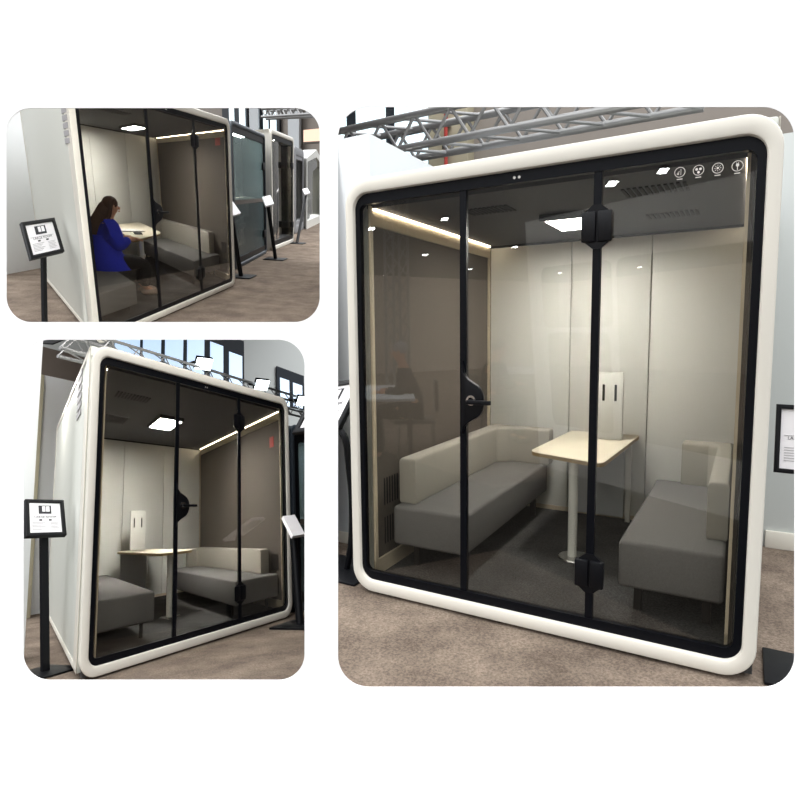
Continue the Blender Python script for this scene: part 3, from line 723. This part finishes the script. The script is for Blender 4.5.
# ------------------------------------------------------------------ things on the table of the woman in blue
q = SA.at(125, 231, z=.60); R = SA.rigid(q[0], q[1], .604, -40)
t = thing('notebook', 'open white notebook under the hands of the woman in blue', 'notebook', R(0, 0, 0))
for s, nm in ((-1, 'left_page'), (1, 'right_page')):
    MB().box(R, min(0, s * .2), max(0, s * .2), -.15, .15, .0, .012, .004).build('page_block', M['paper'], t)
MB().box(R, -.21, .21, -.155, .155, -.0, .004).build('cover', M['blackm'], t)
q = SA.at(138, 234, z=.60); R = SA.rigid(q[0], q[1], .604, -60)
t = thing('mobile_phone', 'black phone lying by the notebook on the birch table', 'phone', R(0, 0, 0))
MB().box(R, -.05, .05, -.13, .13, 0, .012, .005).build('body', M['blackm'], t); MB().box(R, -.045, .045, -.12, .12, .0115, .0135).build('screen', M['slot'], t)
# ------------------------------------------------------------------ people
def skin_add(mb, f, joints, edges, sub=1):
    """one smooth limbed surface grown over joined points: joints {name: ((x, y, z), rx, ry)}"""
    names = list(joints); me = bpy.data.meshes.new('grow')
    me.from_pydata([joints[n][0] for n in names], [(names.index(a), names.index(b)) for a, b in edges], [])
    ob = bpy.data.objects.new('grow', me); COL.objects.link(ob)
    md = ob.modifiers.new('s', 'SKIN'); md.use_smooth_shade = True
    for i, n in enumerate(names):
        v = me.skin_vertices[0].data[i]; v.radius = (joints[n][1], joints[n][2]); v.use_root = (i == 0)
    s2 = ob.modifiers.new('d', 'SUBSURF'); s2.levels = sub + 1; s2.render_levels = sub + 1
    dg = bpy.context.evaluated_depsgraph_get(); ev = ob.evaluated_get(dg); em = bpy.data.meshes.new_from_object(ev)
    n = len(mb.v); mb.v += [f(*v.co) for v in em.vertices]
    for q in em.polygons: mb.f.append([n + k for k in q.vertices]); mb.sm.append(True)
    bpy.data.objects.remove(ob); bpy.data.meshes.remove(me); bpy.data.meshes.remove(em)
    return mb
def person(f, label, top, legs, hairm, long_hair, shirt_hem, reach=.36, floor_z=-.42, lean=0.0, group=None, puff=0.0, hz=.30):
    """seated figure: first axis forward, second to its left, third up; the seat is at height 0"""
    t = thing('person', label, 'person', f(0, 0, 0), group)
    L = lean
    J = {'pel': ((0, 0, .10), .12, .10), 'waist': ((L * .3, 0, .25), .105, .085), 'chest': ((.02 + L * .7, 0, .42), .13, .095), 'nb': ((.03 + L, 0, .555), .055, .055), 'nk': ((.05 + L, 0, .625), .046, .046),
         'hd': ((.085 + L, 0, .70), .072, .082), 'ht': ((.08 + L, 0, .775), .070, .078)}
    E_ = [('pel', 'waist'), ('waist', 'chest'), ('chest', 'nb'), ('nb', 'nk'), ('nk', 'hd'), ('hd', 'ht')]
    fz = floor_z
    for s, n in ((1, 'l'), (-1, 'r')):
        J['sh' + n] = ((.025 + L, s * .155, .50), .055, .055); J['el' + n] = ((.10 + L * .8, s * .21, .27), .042, .042); J['wr' + n] = ((reach - .07, s * .10, hz), .027, .027); J['pm' + n] = ((reach + .0, s * .075, hz - .01), .034, .02)
        J['hp' + n] = ((.04, s * .09, .09), .085, .08); J['kn' + n] = ((.44, s * .10, .07), .06, .06); J['an' + n] = ((.40, s * .10, fz + .09), .038, .038); J['to' + n] = ((.52, s * .105, fz + .03), .032, .026)
        E_ += [('chest', 'sh' + n), ('sh' + n, 'el' + n), ('el' + n, 'wr' + n), ('wr' + n, 'pm' + n), ('pel', 'hp' + n), ('hp' + n, 'kn' + n), ('kn' + n, 'an' + n), ('an' + n, 'to' + n)]
    body = MB(); skin_add(body, f, J, E_)
    hx = .085 + L
    body.ball(f, (hx + .074, 0, .705), (.014, .012, .022), 10, 8)                    # nose
    body.ball(f, (hx + .072, 0, .668), (.012, .022, .006), 10, 6)                    # mouth
    for s in (1, -1):
        body.ball(f, (hx + .0, s * .076, .715), (.018, .010, .03), 10, 8)            # ear
        # five fingers curling from the palm
        for k in range(4):
            y = s * (.085 - .028 + .018 * k); l = (.062, .072, .068, .052)[k]
            body.tube([f(reach + .02, y, hz - .008), f(reach + .02 + l * .6, y - s * .004, hz - .012), f(reach + .02 + l, y - s * .008, hz - .032)], [.009 * SCALE, .008 * SCALE, .006 * SCALE], 8)
        body.tube([f(reach - .01, s * .055, hz - .008), f(reach + .02, s * .035, hz - .015), f(reach + .045, s * .03, hz - .028)], [.010 * SCALE, .009 * SCALE, .007 * SCALE], 8)
    bo = body.build('body', M['skin'], t)
    eyes = MB()
    for s in (1, -1): eyes.ball(f, (hx + .070, s * .03, .722), (.008, .011, .008), 10, 8)
    eyes.build('eyes', M['paper'], bo)
    # top: torso and sleeves
    tp = {k: v for k, v in J.items() if k in ('pel', 'waist', 'chest', 'nb', 'shl', 'shr', 'ell', 'elr', 'wrl', 'wrr')}
    tp = {k: (v[0], v[1] + .022 + puff, v[2] + .022 + puff) for k, v in tp.items()}
    tp['nb'] = ((.025 + L, 0, .54), .08, .075); tp['pel'] = ((-.01, 0, .14), .15 + puff * .5, .125 + puff * .5)
    tp['wrl'] = (tp['wrl'][0], .042, .042); tp['wrr'] = (tp['wrr'][0], .042, .042)
    mb = MB(); skin_add(mb, f, tp, [('pel', 'waist'), ('waist', 'chest'), ('chest', 'nb')] + [(a + n, b + n) for n in 'lr' for a, b in (('sh', 'el'), ('el', 'wr'))] + [('chest', 'shl'), ('chest', 'shr')])
    if puff: mb.loft(f, [(0.0, 0, .40, .12, .15), (.0, 0, .28, .155, .185), (.015, 0, .17, .20, .215), (.045, 0, .09, .235, .235), (.06, 0, .03, .24, .235), (.06, 0, .0, .235, .23)])
    mb.build('cardigan', M[top], t)
    tr = {'pel': ((.02, 0, .10), .13, .10)}
    ed = []
    for n in 'lr':
        for k, e in (('hp', .016), ('kn', .02), ('an', .026)): tr[k + n] = (J[k + n][0], J[k + n][1] + e, J[k + n][2] + e)
        ed += [('pel', 'hp' + n), ('hp' + n, 'kn' + n), ('kn' + n, 'an' + n)]
    mb = MB(); skin_add(mb, f, tr, ed); mb.build('trousers', M[legs], t)
    for s in (1, -1): MB().ball(f, (.47, s * .104, fz + .035), (.115, .045, .042), 16, 10).build('shoe', M['shoe'] if legs == 'trouser' and long_hair else M['blackm'], t)
    hr = MB()
    if long_hair:
        hr.ball(f, (hx - .022, 0, .755), (.088, .086, .085), 20, 14)
        J2 = {'a': ((hx - .05, 0, .78), .07, .075), 'b': ((hx - .10, 0, .66), .055, .088), 'c': ((-.085 + L * .8, 0, .52), .04, .105), 'd': ((-.13 + L * .3, 0, .36), .03, .095), 'e': ((-.135, 0, .22), .015, .06)}
        skin_add(hr, f, J2, [('a', 'b'), ('b', 'c'), ('c', 'd'), ('d', 'e')])
        for s in (1, -1): hr.tube([f(hx + .01, s * .066, .80), f(hx - .025, s * .084, .73), f(hx - .05, s * .09, .64), f(-.0 + L * .7, s * .10, .50)], [.02 * SCALE, .022 * SCALE, .024 * SCALE, .012 * SCALE], 8)
    else:
        hr.ball(f, (hx - .02, 0, .765), (.085, .083, .075), 20, 14)
    hr.build('hair', M[hairm], t)
    return t
SCALE = .95
q = SA.at(106, 269, z=.30)
person(SA.rigid(q[0], q[1], .30, -52, SCALE), 'woman with long brown hair in a blue cardigan, writing at the birch table', 'blue', 'trouser', 'hair', True, -.0, .34, -.29 / SCALE, .05, puff=.03, hz=.365)

# ------------------------------------------------------------------ the hall in front of the biggest booth, met only as reflections in its glass
def mirrored(px, py, dist, z=None):
    """where something stands whose mirror image in the big booth's front shows at px, py"""
    v = c2w(Vector(((px - 400) / FOC, (py - 400) / FOC, 1)) * dist); n = SB.B.normalized()
    r = v - n * (2 * (v - SB.T).dot(n))
    if z is not None: r.z = z
    return r
hf = MB().box(lambda x, y, z: Vector((x, y, z)), -16, -1.6, -14, 1.1, -.03, 0.0)
struct(hf.build('floor', M['hallc']))
struct(MB().box(lambda x, y, z: Vector((x, y, z)), -16.2, -16, -14, 1.1, 0, 3.4).build('wall_side', M['hallr']))
struct(MB().box(lambda x, y, z: Vector((x, y, z)), -16, -1.6, -14.2, -14, 0, 3.4).build('wall_rear', M['hallr']))
def yawed(o, ang):
    ca, sa = math.cos(math.radians(ang)), math.sin(math.radians(ang))
    return lambda x, y, z: Vector((o.x + x * ca - y * sa, o.y + x * sa + y * ca, o.z + z))
def chair(o, ang, label):
    f = yawed(o, ang); t = thing('visitor_chair', label, 'chair', o, 'chairs in the hall')
    MB().box(f, -.2, .24, -.22, .22, .42, .46, .015).build('seat', M['blackm'], t); MB().box(f, -.24, -.2, -.2, .2, .55, .88, .015).build('backrest', M['blackm'], t)
    for x in (-.2, .2):
        for y in (-.2, .2): MB().tube([f(x, y, .0), f(x * .9, y, .43)], .013, 8).build('leg', M['steel'], t)
def htable(o, ang, label):
    f = yawed(o, ang); t = thing('hall_table', label, 'table', o, 'tables in the hall')
    MB().box(f, -.45, .45, -.8, .8, .71, .74, .005).build('tabletop', M['hallw'], t)
    for x in (-.4, .4):
        for y in (-.72, .72): MB().tube([f(x, y, 0), f(x, y, .71)], .022, 8).build('leg', M['blackm'], t)
SCALE = 1.0
o = mirrored(416, 432, 6.6, 0)
fwd = math.degrees(math.atan2(*(lambda d: (d.y, d.x))(mirrored(380, 432, 6.6, 0) - o)))
chair(o, fwd, 'chair of the grey haired man reflected in the left glass pane')
person(yawed(o + Vector((0, 0, .46)), fwd), 'grey haired man in dark clothes, seated, reflected in the left pane of the biggest booth', 'trouser', 'trouser', 'inkl', False, .02, .40, -.46, .10)
o2 = mirrored(374, 432, 6.8, 0); htable(o2, fwd, 'table reflected in front of the grey haired man in the left glass pane')
o3 = mirrored(487, 425, 7.4, 0); chair(o3, fwd + 160, 'chair reflected behind the door lock of the biggest booth')
person(yawed(o3 + Vector((0, 0, .46)), fwd + 160), 'seated visitor in dark clothes reflected behind the door lock of the biggest booth', 'trouser', 'trouser', 'hair', False, .02, .40, -.46, .08)
o4 = mirrored(520, 400, 10.5, 0); htable(o4, fwd + 20, 'pale table reflected beside the door lever of the biggest booth')
tw = mirrored(398, 400, 11, 0)
t = thing('truss_tower', 'upright truss tower reflected in the left glass pane behind the grey haired man', 'truss', tw)
for x in (-.15, .15):
    for y in (-.15, .15): MB().tube([tw + Vector((x, y, 0)), tw + Vector((x, y, 4.2))], .025, 8).build('chord', M['alu'], t)
lb = MB()
for k in range(14):
    z = k * .3
    for (a, b2) in (((-.15, -.15), (.15, -.15)), ((.15, -.15), (.15, .15)), ((.15, .15), (-.15, .15)), ((-.15, .15), (-.15, -.15))):
        lb.tube([tw + Vector((a[0], a[1], z)), tw + Vector((b2[0], b2[1], z + .3))], .012, 6)
lb.build('lattice', M['alu'], t)
for d, pxs in ((13, (400, 500, 610, 660)), (18, (372, 445, 545, 640, 700)), (24, (425, 515, 600, 690)), (32, (385, 470, 560, 640, 730)), (44, (410, 530, 620, 700))):
    for i, px in enumerate(pxs):
        o = mirrored(px, 260, d, 4.5 + .25 * (i % 2)); f = yawed(o, 20 + 8 * i)
        t = thing('hall_light', 'small twin hall light reflected as a bright dot in the glass of the biggest booth', 'lamp', o, 'hall lights reflected in the glass')
        MB().box(f, -.22, .22, -.1, .1, .02, .08).build('housing', M['blackm'], t)
        for x in (-.11, .11): MB().box(f, x - .09, x + .09, -.09, .09, .0, .02).build('lens', M['spot'], t)

# added unseen dark sheet, blocks window reflections in the two small stands' glass
def reflection_blocker():
    k = (329 - 400) / FOC
    P = lambda z, y: c2w(Vector((k * z, y, z)))
    mb = MB(); nrm = (ROT @ Vector((1, 0, -k))).normalized() * .015
    a = [P(3.7, 1.7), P(11.5, 2.2), P(11.5, -8.0), P(3.7, -3.4)]
    n = len(mb.v); mb.v += a + [v + nrm for v in a]
    mb.f += [[0, 1, 2, 3], [7, 6, 5, 4]] + [[i, (i + 1) % 4, 4 + (i + 1) % 4, 4 + i] for i in range(4)]; mb.sm += [False] * 6
    struct(mb.build('blocker_board', M['blocker']))
reflection_blocker()

# unseen point lights added to brighten the stands and their walls
def fill_light(S, x, y, z, w, r=.25):
    l = bpy.data.lights.new('fill_light', 'POINT'); l.energy = w; l.shadow_soft_size = r; l.color = (1, .98, .94)
    o = bpy.data.objects.new('fill_light', l); o.location = S.P(x, y, z); COL.objects.link(o)
fill_light(SCC, -.45, 2.5, 2.35, 30, .08)
fill_light(SB, -1.3, -.5, 3.1, 45, .12)
fill_light(SCC, 2.0, -1.2, 3.2, 60)
fill_light(SA, 7.0, -1.2, 3.6, 120)
# ------------------------------------------------------------------ camera, world
cd = bpy.data.cameras.new('camera'); cam = bpy.data.objects.new('camera', cd); COL.objects.link(cam)
cd.sensor_width = 36; cd.lens = FOC / 800 * 36; cd.clip_start = .05; cd.clip_end = 200
R3 = Matrix((ROT @ Vector((1, 0, 0)), ROT @ Vector((0, -1, 0)), ROT @ Vector((0, 0, -1)))).transposed()
cam.matrix_world = Matrix.Translation(CAM) @ R3.to_4x4()
sc.camera = cam
w = bpy.data.worlds.new('world'); sc.world = w; w.use_nodes = True
# made-up gradient: bright overhead, dark horizon keeps glass reflections dark
wn = w.node_tree; bg = wn.nodes['Background']; tc = wn.nodes.new('ShaderNodeTexCoord'); sx = wn.nodes.new('ShaderNodeSeparateXYZ'); cr = wn.nodes.new('ShaderNodeValToRGB')
wn.links.new(tc.outputs['Generated'], sx.inputs[0]); wn.links.new(sx.outputs['Z'], cr.inputs['Fac']); wn.links.new(cr.outputs['Color'], bg.inputs['Color'])
e = cr.color_ramp.elements; e[0].position = 0; e[0].color = (.030, .027, .024, 1); e[1].position = 1; e[1].color = (1, 1, 1, 1)
for p_, c_ in ((.06, (.03, .027, .024, 1)), (.30, (.10, .10, .10, 1)), (.5, (.95, .97, 1, 1))):
    k = e.new(p_); k.color = c_
bg.inputs['Strength'].default_value = 2.6
sc.view_settings.view_transform = 'Standard'; sc.view_settings.look = 'None'; sc.view_settings.gamma = 1; sc.view_settings.use_curve_mapping = False
sc.view_settings.exposure = .36
sc.cycles.transparent_max_bounces = 24; sc.cycles.max_bounces = 8; sc.cycles.sample_clamp_indirect = 4
